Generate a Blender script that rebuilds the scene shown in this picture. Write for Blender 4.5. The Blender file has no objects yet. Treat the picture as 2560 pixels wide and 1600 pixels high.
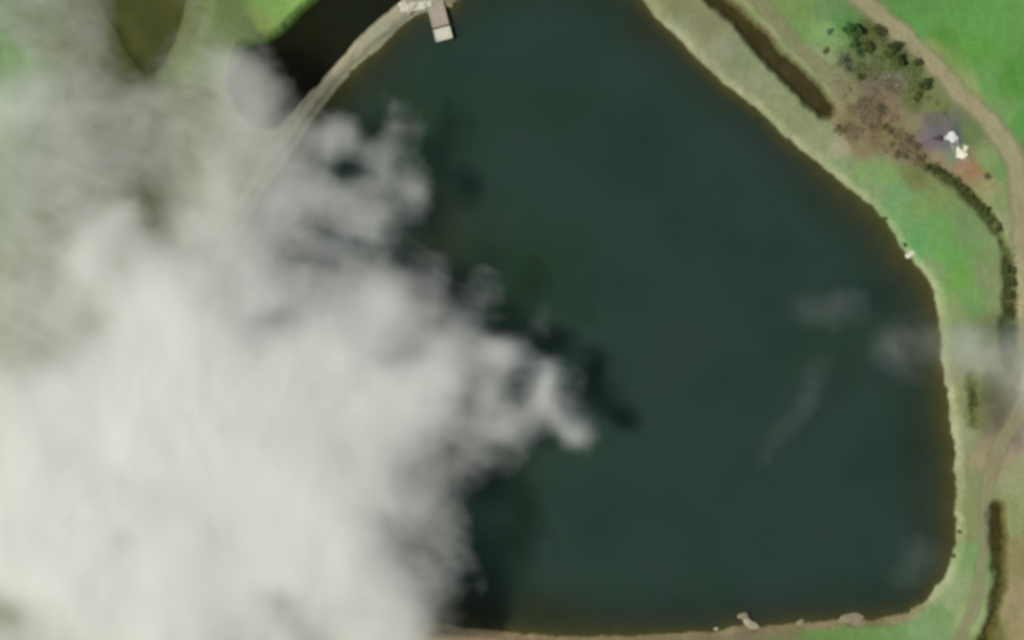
import bpy, bmesh, math, random
import numpy as np
from mathutils import Vector

# ------------------------------------------------------------------ scene, camera, light
S = bpy.context.scene
CAM_H = 400.0                      # metres above the water
MPP = 0.1                          # metres on the ground per photo pixel
SUN_E = 4.05
SUN_EL = math.radians(52)
SUN_DIR = Vector((math.cos(SUN_EL) * 0.976, math.cos(SUN_EL) * 0.217, -math.sin(SUN_EL)))

cam_d = bpy.data.cameras.new('camera'); cam = bpy.data.objects.new('camera', cam_d)
S.collection.objects.link(cam); S.camera = cam
cam.location = (0, 0, CAM_H); cam.rotation_euler = (0, 0, 0)
cam_d.sensor_width = 36.0
cam_d.lens = 36.0 * CAM_H / (2560 * MPP)
cam_d.clip_start = 1.0; cam_d.clip_end = 9000.0

W = bpy.data.worlds.new('World'); S.world = W; W.use_nodes = True
nt = W.node_tree; bg = nt.nodes['Background']
sky = nt.nodes.new('ShaderNodeTexSky'); sky.sky_type = 'NISHITA'; sky.sun_disc = False
sky.sun_elevation = SUN_EL
sky.sun_rotation = math.atan2(-SUN_DIR.x, -SUN_DIR.y)
nt.links.new(sky.outputs[0], bg.inputs[0]); bg.inputs[1].default_value = 0.052

sun_d = bpy.data.lights.new('sun', 'SUN'); sun_d.energy = SUN_E; sun_d.angle = math.radians(0.5)
sun_d.color = (1.0, 0.95, 0.86)
sun = bpy.data.objects.new('sun', sun_d); S.collection.objects.link(sun)
sun.rotation_euler = SUN_DIR.to_track_quat('-Z', 'Y').to_euler(); sun.location = (-60, -20, 90)

S.view_settings.view_transform = 'Standard'; S.view_settings.look = 'None'
S.view_settings.exposure = 0.25; S.view_settings.gamma = 1.0
S.render.engine = 'CYCLES'
cy = S.cycles
cy.use_denoising = True
cy.max_bounces = 24; cy.volume_bounces = 20; cy.diffuse_bounces = 3; cy.glossy_bounces = 2
cy.transparent_max_bounces = 24; cy.transmission_bounces = 2
cy.use_adaptive_sampling = False
cy.pixel_filter_type = 'BLACKMAN_HARRIS'; cy.filter_width = 3.6   # the photograph is soft

LIGHT = 1.33                       # shown value of a sunlit white surface, used to turn seen colours into albedo

# ------------------------------------------------------------------ helpers
def lin(c):
    c = np.asarray(c, float) / 255.0
    return np.where(c <= 0.04045, c / 12.92, ((c + 0.055) / 1.055) ** 2.4)
def alb(c): return tuple(float(v) for v in lin(c) / LIGHT)
def gx(px): return (px - 1280.0) * MPP
def gy(py): return (800.0 - py) * MPP
def P(px, py): return (gx(px), gy(py))
def pts(l): return np.array([P(*p) for p in l], float)

def lattice(seed):
    rs = np.random.RandomState(seed); return rs.rand(256, 256)
def vnoise(x, y, seed):
    L = lattice(seed)
    xi = np.floor(x).astype(int); yi = np.floor(y).astype(int)
    fx = x - xi; fy = y - yi
    fx = fx * fx * fx * (fx * (fx * 6 - 15) + 10); fy = fy * fy * fy * (fy * (fy * 6 - 15) + 10)
    a = L[xi & 255, yi & 255]; b = L[(xi + 1) & 255, yi & 255]
    c = L[xi & 255, (yi + 1) & 255]; d = L[(xi + 1) & 255, (yi + 1) & 255]
    return (a * (1 - fx) + b * fx) * (1 - fy) + (c * (1 - fx) + d * fx) * fy
def fbm(x, y, scale, octs=4, seed=1, gain=0.5):
    s = 0; a = 1; t = 0
    for o in range(octs):
        ca, sa = math.cos(0.6 * o + 0.3), math.sin(0.6 * o + 0.3)
        k = 2.0 ** o / scale
        s = s + a * vnoise((x * ca - y * sa) * k + 31.7 * o, (x * sa + y * ca) * k + 17.1 * o, seed + o)
        t += a; a *= gain
    return s / t * 2 - 1           # -1 .. 1
def smooth(e0, e1, v):
    t = np.clip((v - e0) / (e1 - e0), 0, 1); return t * t * (3 - 2 * t)

def sd_poly(x, y, poly):
    """signed distance to a closed polygon, negative inside"""
    d2 = np.full(x.shape, 1e18); inside = np.zeros(x.shape, bool)
    n = len(poly)
    for i in range(n):
        ax, ay = poly[i]; bx, by = poly[(i + 1) % n]
        ex, ey = bx - ax, by - ay
        wx, wy = x - ax, y - ay
        h = np.clip((wx * ex + wy * ey) / (ex * ex + ey * ey + 1e-12), 0, 1)
        d2 = np.minimum(d2, (wx - ex * h) ** 2 + (wy - ey * h) ** 2)
        c = ((ay > y) != (by > y)) & (x < (bx - ax) * (y - ay) / ((by - ay) + 1e-12) + ax)
        inside ^= c
    d = np.sqrt(d2)
    return np.where(inside, -d, d)
def d_line(x, y, line, wid):
    """distance to a polyline minus its interpolated half width"""
    best = np.full(x.shape, 1e9)
    for i in range(len(line) - 1):
        ax, ay = line[i]; bx, by = line[i + 1]
        ex, ey = bx - ax, by - ay; wx, wy = x - ax, y - ay
        h = np.clip((wx * ex + wy * ey) / (ex * ex + ey * ey), 0, 1)
        d = np.sqrt((wx - ex * h) ** 2 + (wy - ey * h) ** 2) - (wid[i] * (1 - h) + wid[i + 1] * h)
        best = np.minimum(best, d)
    return best
def chaikin(p, n=2, closed=True):
    for _ in range(n):
        q = []
        m = len(p)
        rng = range(m) if closed else range(m - 1)
        if not closed: q.append(p[0])
        for i in rng:
            a, b = p[i], p[(i + 1) % m]
            q.append(a * 0.75 + b * 0.25); q.append(a * 0.25 + b * 0.75)
        if not closed: q.append(p[-1])
        p = np.array(q)
    return p

# ------------------------------------------------------------------ outlines, traced in photo pixels and turned into metres
POND = chaikin(pts([(1132,14),(1150,-30),(1300,-70),(1500,-60),(1590,-28),(1612,5),(1650,55),(1693,95),(1740,145),(1800,200),
    (1850,240),(1905,285),(1960,340),(1990,365),(2060,415),(2110,460),(2170,505),(2212,545),(2236,585),(2256,630),(2290,660),(2320,700),
    (2343,745),(2351,815),(2356,900),(2370,1000),(2383,1100),(2390,1180),(2388,1280),(2385,1370),(2362,1440),(2320,1500),
    (2255,1540),(2180,1548),(2110,1548),(2040,1555),(1960,1562),(1900,1568),(1850,1562),(1800,1578),(1700,1583),(1590,1590),
    (1450,1592),(1300,1583),(1180,1572),(1120,1560),(900,1560),(700,1500),(560,1350),(500,1100),(520,850),(570,650),(640,500),
    (710,410),(740,370),(767,323),(805,270),(841,223),(893,164),(915,145),(938,130),(990,78),(1030,45),(1064,27),(1090,30)]), 1)
MOAT = chaikin(pts([(1000,-60),(1010,-5),(960,38),(908,80),(856,140),(800,205),(767,238),(725,290),(690,320),(620,300),(585,220),
    (600,130),(655,104),(706,89),(756,37),(804,0),(850,-50)]), 1)
WEDGE = chaikin(pts([(245,-40),(468,-40),(466,30),(438,85),(418,150),(375,195),(330,160),(300,85),(262,35)]), 1)
D1 = pts([(1755,-40),(1792,0),(1852,48),(1938,149),(2018,223),(2062,272)]); W1 = [2.0, 2.1, 2.3, 2.6, 2.7, 2.3]
D2 = pts([(2310,412),(2340,432),(2380,455),(2415,490),(2450,520),(2490,575),(2508,612),(2520,650)]); W2 = [.7,1.0,1.1,1.4,1.3,1.1,.8,.8]
D3 = pts([(2520,650),(2526,700),(2525,780),(2522,860),(2518,895)]); W3 = [1.2,2.0,2.3,2.3,1.4]
D4 = pts([(2491,1266),(2492,1330),(2497,1400),(2500,1450),(2485,1520),(2460,1620)]); W4 = [2.0,2.0,1.7,1.3,1.3,1.6]
D5 = pts([(2432,945),(2434,1055)]); W5 = [1.5,1.3]

def wobble(x, y, a=0.35):
    return a * (1.3 + .9 * smooth(60, 90, x)) * fbm(x, y, 3.0, 3, 11) + 0.5 * a * fbm(x, y, 1.0, 2, 19)

def height(x, y, full=False):
    wob = wobble(x, y)
    sp = sd_poly(x, y, POND) + wob
    sm = sd_poly(x, y, MOAT) + wob * 0.8 + 1.0 * smooth(-48, -62, x) * fbm(x, y, 9, 2, 39)
    sw = sd_poly(x, y, WEDGE) + wob
    near = np.minimum(np.minimum(sp, sm), sw)
    land = 1.15 + 0.35 * fbm(x, y, 26, 3, 5) + 0.10 * fbm(x, y, 2.2, 3, 7)
    far = smooth(150, 900, np.hypot(x, y)); land = land + far * 5 * fbm(x, y, 300, 3, 8)
    # NW side stands higher: a steep bank over the dark pond
    nw = smooth(0, 14, -(x + 50) * 0.7 + (y - 60) * 0.9) * smooth(-10, 12, y - 55 + 0 * x)
    land = land + 1.5 * nw
    east = smooth(55, 95, x) * smooth(-75, -40, y) * smooth(60, 20, y)
    q = -np.minimum(sp, 0)
    shelf = (0.24 - 0.12 * east) * np.minimum(q, 6 + 4 * east) * (1 + .35 * fbm(x, y, 16, 3, 33)) + 0.30 * np.maximum(q - 6 - 4 * east, 0)
    bank = np.where(sp > 0, 0.55 * sp, np.maximum(-3.4, -shelf))
    z = np.where(sp < 2.6, np.minimum(land, bank), land)
    z = np.where(sp > 0, np.minimum(land, 0.55 * sp), z)
    bm = np.where(sm > 0, 1.3 * sm, np.maximum(-2.2, 0.9 * sm))
    z = np.where(sm > 0, np.minimum(z, bm), np.where(sp > 0, bm, z))
    sw = sw + .8 * fbm(x, y, 6, 3, 37)
    bw = np.where(sw > 0, 0.35 * sw, np.maximum(-1.6, 0.35 * sw))
    z = np.where(sw > 0, np.minimum(z, bw), bw)
    ds = []
    for L, w, dep in ((D1, W1, 1.9), (D2, W2, .9), (D3, W3, 1.2), (D4, W4, 1.5), (D5, W5, .7)):
        d = d_line(x, y, L, w) + 1.1 * wob + .5 * fbm(x, y, 6, 3, 29)
        z = z - dep * smooth(1.1, -1.7, d)
        ds.append(d)
    if full: return z, sp, sm, sw, ds
    return z

# ------------------------------------------------------------------ ground colours seen in the photograph (soil and grass patches, plus right-edge cloud shadow and scrap shadow painted in)
SAMPLES = """2400,50:95,148,75 2500,60:98,150,78 2250,20:92,140,72 2350,100:85,138,58 2450,130:92,148,65 2540,200:85,140,60 2460,200:100,148,80
2300,70:92,145,75 2550,300:90,145,72 2500,290:115,150,90 2330,130:130,148,90 2420,215:140,155,100 1930,20:118,143,85 2000,20:115,140,80
2070,20:105,138,85 2000,80:115,148,85 2060,90:125,160,100 2040,150:135,148,105 2100,60:90,135,75 2190,75:90,92,50 2140,160:95,110,70
2230,160:95,112,62 2280,150:98,110,65 2180,200:110,110,92 2230,195:125,128,110 2200,230:118,105,85 2130,260:120,112,78 2230,280:130,115,90
2130,320:118,105,75 2180,340:122,110,80 2150,370:130,120,90 2230,330:125,115,80 2290,260:100,110,65 2340,260:115,125,75 2290,310:135,128,95
2340,310:108,104,98 2325,350:118,106,112 2350,340:110,106,112 2290,380:125,112,90 2340,400:140,130,100 2390,380:125,135,110 2395,345:88,96,98
2420,340:105,125,75 2420,410:150,125,100 2442,420:152,116,86 2470,470:145,145,100 2460,400:125,150,95 2490,430:110,145,85 2500,500:125,145,95
2520,540:140,150,110 1640,10:138,140,100 1700,30:128,132,92 1700,80:140,145,112 1760,60:130,132,98 1800,130:135,140,112 1860,160:130,140,105
1900,220:138,145,110 1960,280:135,145,105 2000,300:132,142,105 2050,350:140,148,110 2090,370:155,155,125 2100,420:130,148,105
1850,10:140,145,105 1930,70:142,148,108 2000,140:140,145,105 2070,210:138,142,105 2110,250:140,135,100
2150,430:125,152,98 2200,450:118,152,92 2180,480:130,150,105 2240,490:114,153,100 2260,540:112,152,95 2300,520:118,148,88 2280,450:112,122,70
2350,500:120,140,85 2350,560:108,150,85 2310,600:100,150,90 2370,640:102,152,80 2420,560:115,140,90 2400,700:105,150,75 2340,680:122,145,98
2420,760:108,145,85 2380,790:130,148,100 2460,700:125,140,95 2470,800:128,138,95 2400,850:135,148,112 2400,930:135,140,105 2390,1000:128,135,95
2410,1080:140,148,110 2420,1200:130,140,95 2420,1300:130,138,90 2410,1400:125,150,95 2440,1400:118,155,98 2390,1470:138,155,110
2350,1530:118,148,95 2420,1540:140,160,110 2300,1570:125,155,105 2250,1590:110,145,85 2150,1590:105,140,78 2050,1590:100,135,75
1950,1582:115,118,80 1850,1590:118,112,85 1700,1594:125,120,95 1500,1600:130,112,80 1200,1600:140,120,98 1050,1570:140,128,105
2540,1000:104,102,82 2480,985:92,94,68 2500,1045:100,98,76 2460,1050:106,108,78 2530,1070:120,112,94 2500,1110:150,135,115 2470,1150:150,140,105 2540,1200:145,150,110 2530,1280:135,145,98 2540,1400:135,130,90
2540,1500:150,140,105 2550,1590:150,140,100 2470,1590:100,105,60 700,20:118,155,80 660,60:128,150,85 740,10:130,165,90 620,80:104,120,76
560,40:98,117,68 480,30:94,104,64 230,40:106,112,66 100,60:108,122,82 200,100:104,106,72 20,150:98,132,72 0,0:102,126,88
300,400:92,100,66 200,900:120,130,95 100,1500:120,125,90 600,400:140,142,112 660,430:160,160,122 300,1700:118,130,88 1300,1800:100,135,75
2700,300:92,145,72 2700,900:110,140,80 2700,1500:120,138,85 2300,-150:92,142,72 1700,-150:120,140,92 1000,-150:115,140,85 300,-150:115,138,85 2300,1800:108,142,80"""
SM = []
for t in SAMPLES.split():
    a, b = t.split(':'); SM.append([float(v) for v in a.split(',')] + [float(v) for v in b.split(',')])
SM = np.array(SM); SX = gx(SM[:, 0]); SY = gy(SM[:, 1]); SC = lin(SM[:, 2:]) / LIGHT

def ground_colour(x, y, info):
    z, sp, sm, sw, ds = info
    wx = x + 1.6 * fbm(x, y, 7, 3, 41); wy = y + 1.6 * fbm(x, y, 7, 3, 51)
    num = np.zeros(x.shape + (3,)); den = np.zeros(x.shape)
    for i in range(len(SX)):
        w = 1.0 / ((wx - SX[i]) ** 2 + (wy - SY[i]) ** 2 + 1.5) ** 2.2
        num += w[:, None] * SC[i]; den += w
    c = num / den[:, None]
    def mix(c, col, f): return c * (1 - f[:, None]) + np.array(alb(col)) * f[:, None]
    n1 = fbm(x, y, 5, 3, 61); n2 = fbm(x, y, 1.3, 3, 71); n3 = fbm(x, y, 14, 3, 77)
    # causeway between the two ponds: dry pale earth
    cw = smooth(7.5, 4.5, sp) * smooth(7.5, 4.5, sm) * smooth(45, 52, y + 0.0 * x)
    c = mix(c, (158, 155, 128), cw * 0.95)
    hx, hy = P(1040, 18)
    hd = np.exp(-(((x - hx) * .93 + (y - hy) * .37) / 5.2) ** 2 - ((-(x - hx) * .37 + (y - hy) * .93) / 2.2) ** 2) * np.clip(.9 + n2, 0, 1)
    c = mix(c, (186, 180, 164), hd * smooth(0, .6, sp))
    # pale dry rim on the water's edge, broken up by noise
    rim = smooth(1.9, 0.7, sp) * smooth(-0.1, 0.3, sp) * np.clip(0.55 + 0.8 * n1, 0, 1) * (1 - cw)
    c = mix(c, (168, 166, 136), rim * 0.75)
    # south shore: muddy brown rim
    so = smooth(2.6, 0.6, sp) * smooth(-68, -74, y)
    c = mix(c, (138, 122, 92), so * 0.8)
    # algae-green edge of the dark pond
    ag = smooth(1.6, 0.2, sm) * (1 - cw); c = mix(c, (52, 88, 22), ag * 0.9)
    # beds: brown-olive mud
    bed = smooth(0.25, -0.15, sp); c = mix(c, (92, 86, 56), bed)
    bed = smooth(0.25, -0.15, sm); c = mix(c, (70, 62, 30), bed)
    bed = smooth(2.2, -0.5, sw); c = mix(c, (92, 94, 52), bed)
    for d, col, k in zip(ds, ((78, 72, 38), (82, 94, 40), (84, 94, 46), (84, 78, 36), (98, 108, 56)), (1, .8, .95, 1, .9)):
        c = mix(c, col, smooth(1.3, -1.0, d) * k)
    v = 1 + 0.07 * n1 + 0.09 * n2 + 0.05 * n3
    tint = np.stack([1 + 0.03 * n3, np.ones_like(n3), 1 - 0.05 * n3], 1)
    return np.clip(c * v[:, None] * tint, 0.004, 0.8)

# ------------------------------------------------------------------ object helpers
def link(o): S.collection.objects.link(o); return o
def tag(o, label=None, cat=None, group=None, kind=None):
    if label: o['label'] = label
    if cat: o['category'] = cat
    if group: o['group'] = group
    if kind: o['kind'] = kind
    return o
def mesh_obj(name, V, F, mat=None, parent=None, smooth_shade=True):
    me = bpy.data.meshes.new(name)
    me.from_pydata([tuple(map(float, v)) for v in V], [], [tuple(map(int, f)) for f in F]) if not isinstance(V, np.ndarray) else fast_mesh(me, V, F)
    me.update()
    if mat: me.materials.append(mat)
    if smooth_shade: me.polygons.foreach_set('use_smooth', [True] * len(me.polygons))
    o = bpy.data.objects.new(name, me); link(o)
    if parent: o.parent = parent
    return o
def fast_mesh(me, V, F):
    F = np.asarray(F, np.int32); k = F.shape[1]
    me.vertices.add(len(V)); me.vertices.foreach_set('co', np.ascontiguousarray(V, np.float32).ravel())
    me.loops.add(F.size); me.loops.foreach_set('vertex_index', F.ravel())
    me.polygons.add(len(F)); me.polygons.foreach_set('loop_start', np.arange(0, F.size, k, dtype=np.int32))
    me.polygons.foreach_set('loop_total', np.full(len(F), k, np.int32))
    me.update(calc_edges=True); me.validate()
def set_attr(me, name, vals):
    if np.ndim(vals) == 2:
        a = me.attributes.new(name, 'FLOAT_COLOR', 'POINT')
        a.data.foreach_set('color', np.concatenate([vals, np.ones((len(vals), 1))], 1).astype(np.float32).ravel())
    else:
        a = me.attributes.new(name, 'FLOAT', 'POINT'); a.data.foreach_set('value', np.asarray(vals, np.float32))
def grid_faces(nx, ny):
    i = np.arange(nx - 1)[:, None] * ny + np.arange(ny - 1)[None, :]
    i = i.ravel(); return np.stack([i, i + ny, i + ny + 1, i + 1], 1)
def new_mat(name):
    m = bpy.data.materials.new(name); m.use_nodes = True
    n = m.node_tree.nodes; return m, n, m.node_tree.links, n['Principled BSDF'], n['Material Output']
def noise_node(n, l, scale, detail=4, rough=0.6):
    tc = n.new('ShaderNodeTexCoord'); t = n.new('ShaderNodeTexNoise'); t.inputs['Scale'].default_value = scale
    t.inputs['Detail'].default_value = detail; t.inputs['Roughness'].default_value = rough
    l.new(tc.outputs['Object'], t.inputs['Vector']); return t
def plain(name, col, rough=0.85, var=0.25, scale=2.0, bump=0.3, dist=0.05):
    m, n, l, b, o = new_mat(name)
    t = noise_node(n, l, scale); r = n.new('ShaderNodeValToRGB'); c = np.array(col)
    r.color_ramp.elements[0].position = 0.3; r.color_ramp.elements[1].position = 0.7
    r.color_ramp.elements[0].color = (*(c * (1 - var)), 1); r.color_ramp.elements[1].color = (*np.minimum(c * (1 + var), 1), 1)
    l.new(t.outputs['Fac'], r.inputs[0]); l.new(r.outputs[0], b.inputs['Base Color']); b.inputs['Roughness'].default_value = rough
    bp = n.new('ShaderNodeBump'); bp.inputs['Strength'].default_value = bump; bp.inputs['Distance'].default_value = dist
    t2 = noise_node(n, l, scale * 6); l.new(t2.outputs['Fac'], bp.inputs['Height']); l.new(bp.outputs[0], b.inputs['Normal'])
    return m
def attr_mat(name, rough=0.95, alpha=False):
    m, n, l, b, o = new_mat(name)
    a = n.new('ShaderNodeAttribute'); a.attribute_name = 'soil'
    t = noise_node(n, l, 1.6, 5, 0.7); mr = n.new('ShaderNodeMapRange'); mr.inputs['To Min'].default_value = 0.84; mr.inputs['To Max'].default_value = 1.16
    mr.inputs['From Min'].default_value = 0.3; mr.inputs['From Max'].default_value = 0.7
    mx = n.new('ShaderNodeMix'); mx.data_type = 'RGBA'; mx.blend_type = 'MULTIPLY'; mx.inputs[0].default_value = 1
    l.new(t.outputs['Fac'], mr.inputs['Value']); l.new(a.outputs['Color'], mx.inputs[6]); l.new(mr.outputs[0], mx.inputs[7])
    l.new(mx.outputs[2], b.inputs['Base Color']); b.inputs['Roughness'].default_value = rough
    b.inputs['Specular IOR Level'].default_value = 0.15
    t2 = noise_node(n, l, 5.0, 5, 0.7); bp = n.new('ShaderNodeBump'); bp.inputs['Strength'].default_value = 0.5; bp.inputs['Distance'].default_value = 0.12
    l.new(t2.outputs['Fac'], bp.inputs['Height']); l.new(bp.outputs[0], b.inputs['Normal'])
    if alpha:
        w = n.new('ShaderNodeAttribute'); w.attribute_name = 'wear'; l.new(w.outputs['Fac'], b.inputs['Alpha'])
    return m

# ------------------------------------------------------------------ the ground: one sheet to the horizon
def axis(lo, hi, step):
    core = np.arange(lo, hi + 1e-6, step); out = []
    s, v = step, hi
    while v < 4500: s *= 1.35; v += s; out.append(v)
    out = np.array(out); lo_out = -(out - hi) + lo
    return np.concatenate([lo_out[::-1], core, out])
XA = axis(-150, 150, 0.42); YA = axis(-100, 100, 0.42)
GX, GY = np.meshgrid(XA, YA, indexing='ij'); gxf, gyf = GX.ravel(), GY.ravel()
info = height(gxf, gyf, True); GZ = info[0].reshape(GX.shape)
ground = mesh_obj('ground', np.stack([gxf, gyf, info[0]], 1), grid_faces(len(XA), len(YA)), attr_mat('grass_and_soil'))
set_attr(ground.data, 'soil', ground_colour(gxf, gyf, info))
tag(ground, kind='structure')
def zat(x, y):
    x = np.atleast_1d(np.asarray(x, float)); y = np.atleast_1d(np.asarray(y, float))
    i = np.clip(np.searchsorted(XA, x) - 1, 0, len(XA) - 2); j = np.clip(np.searchsorted(YA, y) - 1, 0, len(YA) - 2)
    fx = (x - XA[i]) / (XA[i + 1] - XA[i]); fy = (y - YA[j]) / (YA[j + 1] - YA[j])
    return (GZ[i, j] * (1 - fx) + GZ[i + 1, j] * fx) * (1 - fy) + (GZ[i, j + 1] * (1 - fx) + GZ[i + 1, j + 1] * fx) * fy

# ------------------------------------------------------------------ water
def water_mat(name, c1, c2, c3, clarity, scale=0.035):
    """murky water: its own turbid colour hides the bed as it gets deeper"""
    m, n, l, b, o = new_mat(name)
    t = noise_node(n, l, scale, 3, 0.5); r = n.new('ShaderNodeValToRGB'); e = r.color_ramp.elements
    e[0].position = 0.32; e[0].color = (*c1, 1); e[1].position = 0.68; e[1].color = (*c3, 1); k = e.new(0.5); k.color = (*c2, 1)
    l.new(t.outputs['Fac'], r.inputs[0])
    df = n.new('ShaderNodeBsdfDiffuse'); at0 = n.new('ShaderNodeAttribute'); at0.attribute_name = 'silt'
    sx = n.new('ShaderNodeSeparateColor'); l.new(at0.outputs['Color'], sx.inputs[0]); prev = r.outputs[0]
    for ch, colr in ((0, (50, 50, 32)), (1, (34, 54, 32))):      # suspended brown silt, green algae
        mc = n.new('ShaderNodeMix'); mc.data_type = 'RGBA'; mc.inputs[7].default_value = (*alb(colr), 1)
        l.new(sx.outputs[ch], mc.inputs[0]); l.new(prev, mc.inputs[6]); prev = mc.outputs[2]
    l.new(prev, df.inputs['Color'])
    tr = n.new('ShaderNodeBsdfTransparent'); tr.inputs[0].default_value = (0.80, 0.84, 0.72, 1)
    at = n.new('ShaderNodeAttribute'); at.attribute_name = 'depth'
    mm = n.new('ShaderNodeMath'); mm.operation = 'MULTIPLY'; mm.inputs[1].default_value = -1.0 / clarity; l.new(at.outputs['Fac'], mm.inputs[0])
    ex = n.new('ShaderNodeMath'); ex.operation = 'EXPONENT'; l.new(mm.outputs[0], ex.inputs[0])
    ms = n.new('ShaderNodeMixShader'); l.new(ex.outputs[0], ms.inputs[0]); l.new(df.outputs[0], ms.inputs[1]); l.new(tr.outputs[0], ms.inputs[2])
    gl = n.new('ShaderNodeBsdfGlossy'); gl.inputs['Roughness'].default_value = 0.12
    fr = n.new('ShaderNodeFresnel'); fr.inputs['IOR'].default_value = 1.2
    t2 = noise_node(n, l, 1.5, 3, 0.5); bp = n.new('ShaderNodeBump'); bp.inputs['Strength'].default_value = 0.12; bp.inputs['Distance'].default_value = 0.05
    l.new(t2.outputs['Fac'], bp.inputs['Height'])
    for q in (gl, fr, df): l.new(bp.outputs[0], q.inputs['Normal'])
    m2 = n.new('ShaderNodeMixShader'); l.new(fr.outputs[0], m2.inputs[0]); l.new(ms.outputs[0], m2.inputs[1]); l.new(gl.outputs[0], m2.inputs[2])
    l.new(m2.outputs[0], o.inputs['Surface']); return m
def water(name, sdf, level, mat, x0, x1, y0, y1, step=0.8, out=2.2):
    xs = np.arange(x0, x1, step); ys = np.arange(y0, y1, step); X, Y = np.meshgrid(xs, ys, indexing='ij')
    x, y = X.ravel(), Y.ravel(); s = sdf(x, y); keep = s < out
    F = grid_faces(len(xs), len(ys)); F = F[keep[F].all(1)]
    used = np.unique(F); re = np.full(len(x), -1); re[used] = np.arange(len(used)); F = re[F]
    x, y = x[used], y[used]
    o = mesh_obj(name, np.stack([x, y, np.full(len(x), level)], 1), F, mat)
    set_attr(o.data, 'depth', np.clip(level - height(x, y), 0, 9))
    silt = np.zeros((len(x), 3)); nn = .75 + .6 * fbm(x, y, 9, 3, 301)
    for ch, a, b, rx, ry, k in ((0, 1120, 580, 120, 80, .6), (0, 1090, 700, 90, 110, .6), (0, 900, 190, 110, 90, .6), (0, 1250, 1530, 260, 60, .7), (0, 1190, 1150, 120, 60, .5), (0, 1620, 60, 60, 60, .6),
                                (1, 1290, 700, 130, 110, 1), (1, 1060, 320, 110, 140, .7), (1, 1320, 270, 160, 60, .3), (1, 1300, 1320, 60, 160, .4), (1, 2130, 900, 130, 90, .4), (1, 1700, 1520, 200, 60, .4)):
        silt[:, ch] += k * np.exp(-((x - gx(a)) / (rx * MPP)) ** 2 - ((y - gy(b)) / (ry * MPP)) ** 2)
    set_attr(o.data, 'silt', np.clip(silt * nn[:, None], 0, 1) * (name == 'reservoir_water')); tag(o, kind='structure'); return o
wm = water_mat('reservoir_water', alb((38, 57, 50)), alb((43, 62, 53)), alb((46, 62, 58)), 1.05)
water('reservoir_water', lambda x, y: sd_poly(x, y, POND), 0.0, wm, -84, 116, -84, 92)
dm = water_mat('dark_water', alb((24, 25, 14)), alb((28, 30, 16)), alb((30, 36, 24)), 0.35)
water('dark_pond_water', lambda x, y: sd_poly(x, y, MOAT), 0.02, dm, -70, -22, 44, 92, 0.5, 1.0)
om = water_mat('olive_water', alb((78, 82, 44)), alb((84, 88, 46)), alb((88, 92, 52)), 0.35)
water('olive_pond_water', lambda x, y: sd_poly(x, y, WEDGE), 0.02, om, -106, -78, 58, 90, 0.5, 1.0)
bm_ = water_mat('ditch_water', alb((66, 62, 34)), alb((74, 69, 40)), alb((82, 76, 48)), 0.7, 0.25)
water('ditch_water', lambda x, y: d_line(x, y, D1, W1), -0.35, bm_, 44, 84, 48, 90, 0.45, 0.9)
water('ditch_water', lambda x, y: d_line(x, y, D4, W4), -0.15, bm_, 115, 126, -86, -44, 0.35, 0.1)

# ------------------------------------------------------------------ tracks
track_mat = attr_mat('dirt_track', alpha=True)
def track(name, line, wid, col, lift=0.035, strength=0.9, seed=3):
    p = chaikin(pts(line), 2, False); seg = np.hypot(*(p[1:] - p[:-1]).T); s = np.concatenate([[0], np.cumsum(seg)])
    wv = np.interp(np.linspace(0, 1, len(p)), np.linspace(0, 1, len(wid)), wid)
    n = int(s[-1] / 0.5); q = np.linspace(0, s[-1], n); cx = np.interp(q, s, p[:, 0]); cy_ = np.interp(q, s, p[:, 1]); ww = np.interp(q, s, wv)
    tx = np.gradient(cx); ty = np.gradient(cy_); ll = np.hypot(tx, ty); nx, ny = -ty / ll, tx / ll
    m = 15; u = np.linspace(-1, 1, m)
    X = cx[:, None] + nx[:, None] * u * ww[:, None]; Y = cy_[:, None] + ny[:, None] * u * ww[:, None]
    x, y = X.ravel(), Y.ravel(); U = np.tile(u, n)
    o = mesh_obj(name, np.stack([x, y, zat(x, y) + lift], 1), grid_faces(n, m)[:, ::-1], track_mat)
    w = smooth(1.02, 0.25, np.abs(U) + 0.34 * fbm(x, y, 4.0, 4, seed)) * strength
    rut = np.exp(-((np.abs(U) - 0.42) / 0.13) ** 2)
    c = np.array(alb(col)) * (1 + 0.10 * rut + 0.10 * fbm(x, y, 2.0, 3, seed + 5) + 0.06 * fbm(x, y, 9, 2, seed + 9))[:, None]
    c[:, 0] *= 1 + 0.05 * fbm(x, y, 6, 2, seed + 2)
    edge = (np.abs(U) > 0.99); w[edge] = 0
    set_attr(o.data, 'soil', c); set_attr(o.data, 'wear', np.clip(w, 0, 1)); return tag(o, kind='structure')
track('dirt_track', [(2080,-80),(2130,-25),(2150,2),(2195,38),(2240,80),(2300,130),(2351,186),(2400,235),(2444,279),(2485,325),(2519,372),(2538,430),(2549,500),(2553,600),(2560,720),(2570,850),(2570,980)],
      [3.9,3.9,3.7,3.5,3.6,3.8,3.9,3.9,4.1], (164, 158, 124), 0.035, 0.82)
track('dirt_path', [(2570,980),(2530,1060),(2490,1120),(2465,1200),(2460,1300),(2454,1400),(2440,1490),(2410,1560),(2370,1650)], [3.4,3.0,2.6,2.4,2.2,2.2,2.4], (154, 152, 116), 0.045, 0.62, 23)
track('causeway_path', [(1180,-30),(1120,-12),(1060,2),(1010,28),(960,65),(905,112),(850,170),(800,232),(750,300),(700,360),(650,420),(600,520),(540,650)], [2.2,2.6,2.9,2.9,2.7,2.0,2.2,2.8,2.6,2.2], (166, 164, 136), 0.04, 0.85, 43)
track('embankment_path', [(1850,-60),(1905,15),(1960,75),(2030,150),(2090,215),(2140,262),(2190,300)], [2.6,2.6,2.4,2.0,1.6], (152, 150, 114), 0.04, 0.6, 63)

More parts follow.
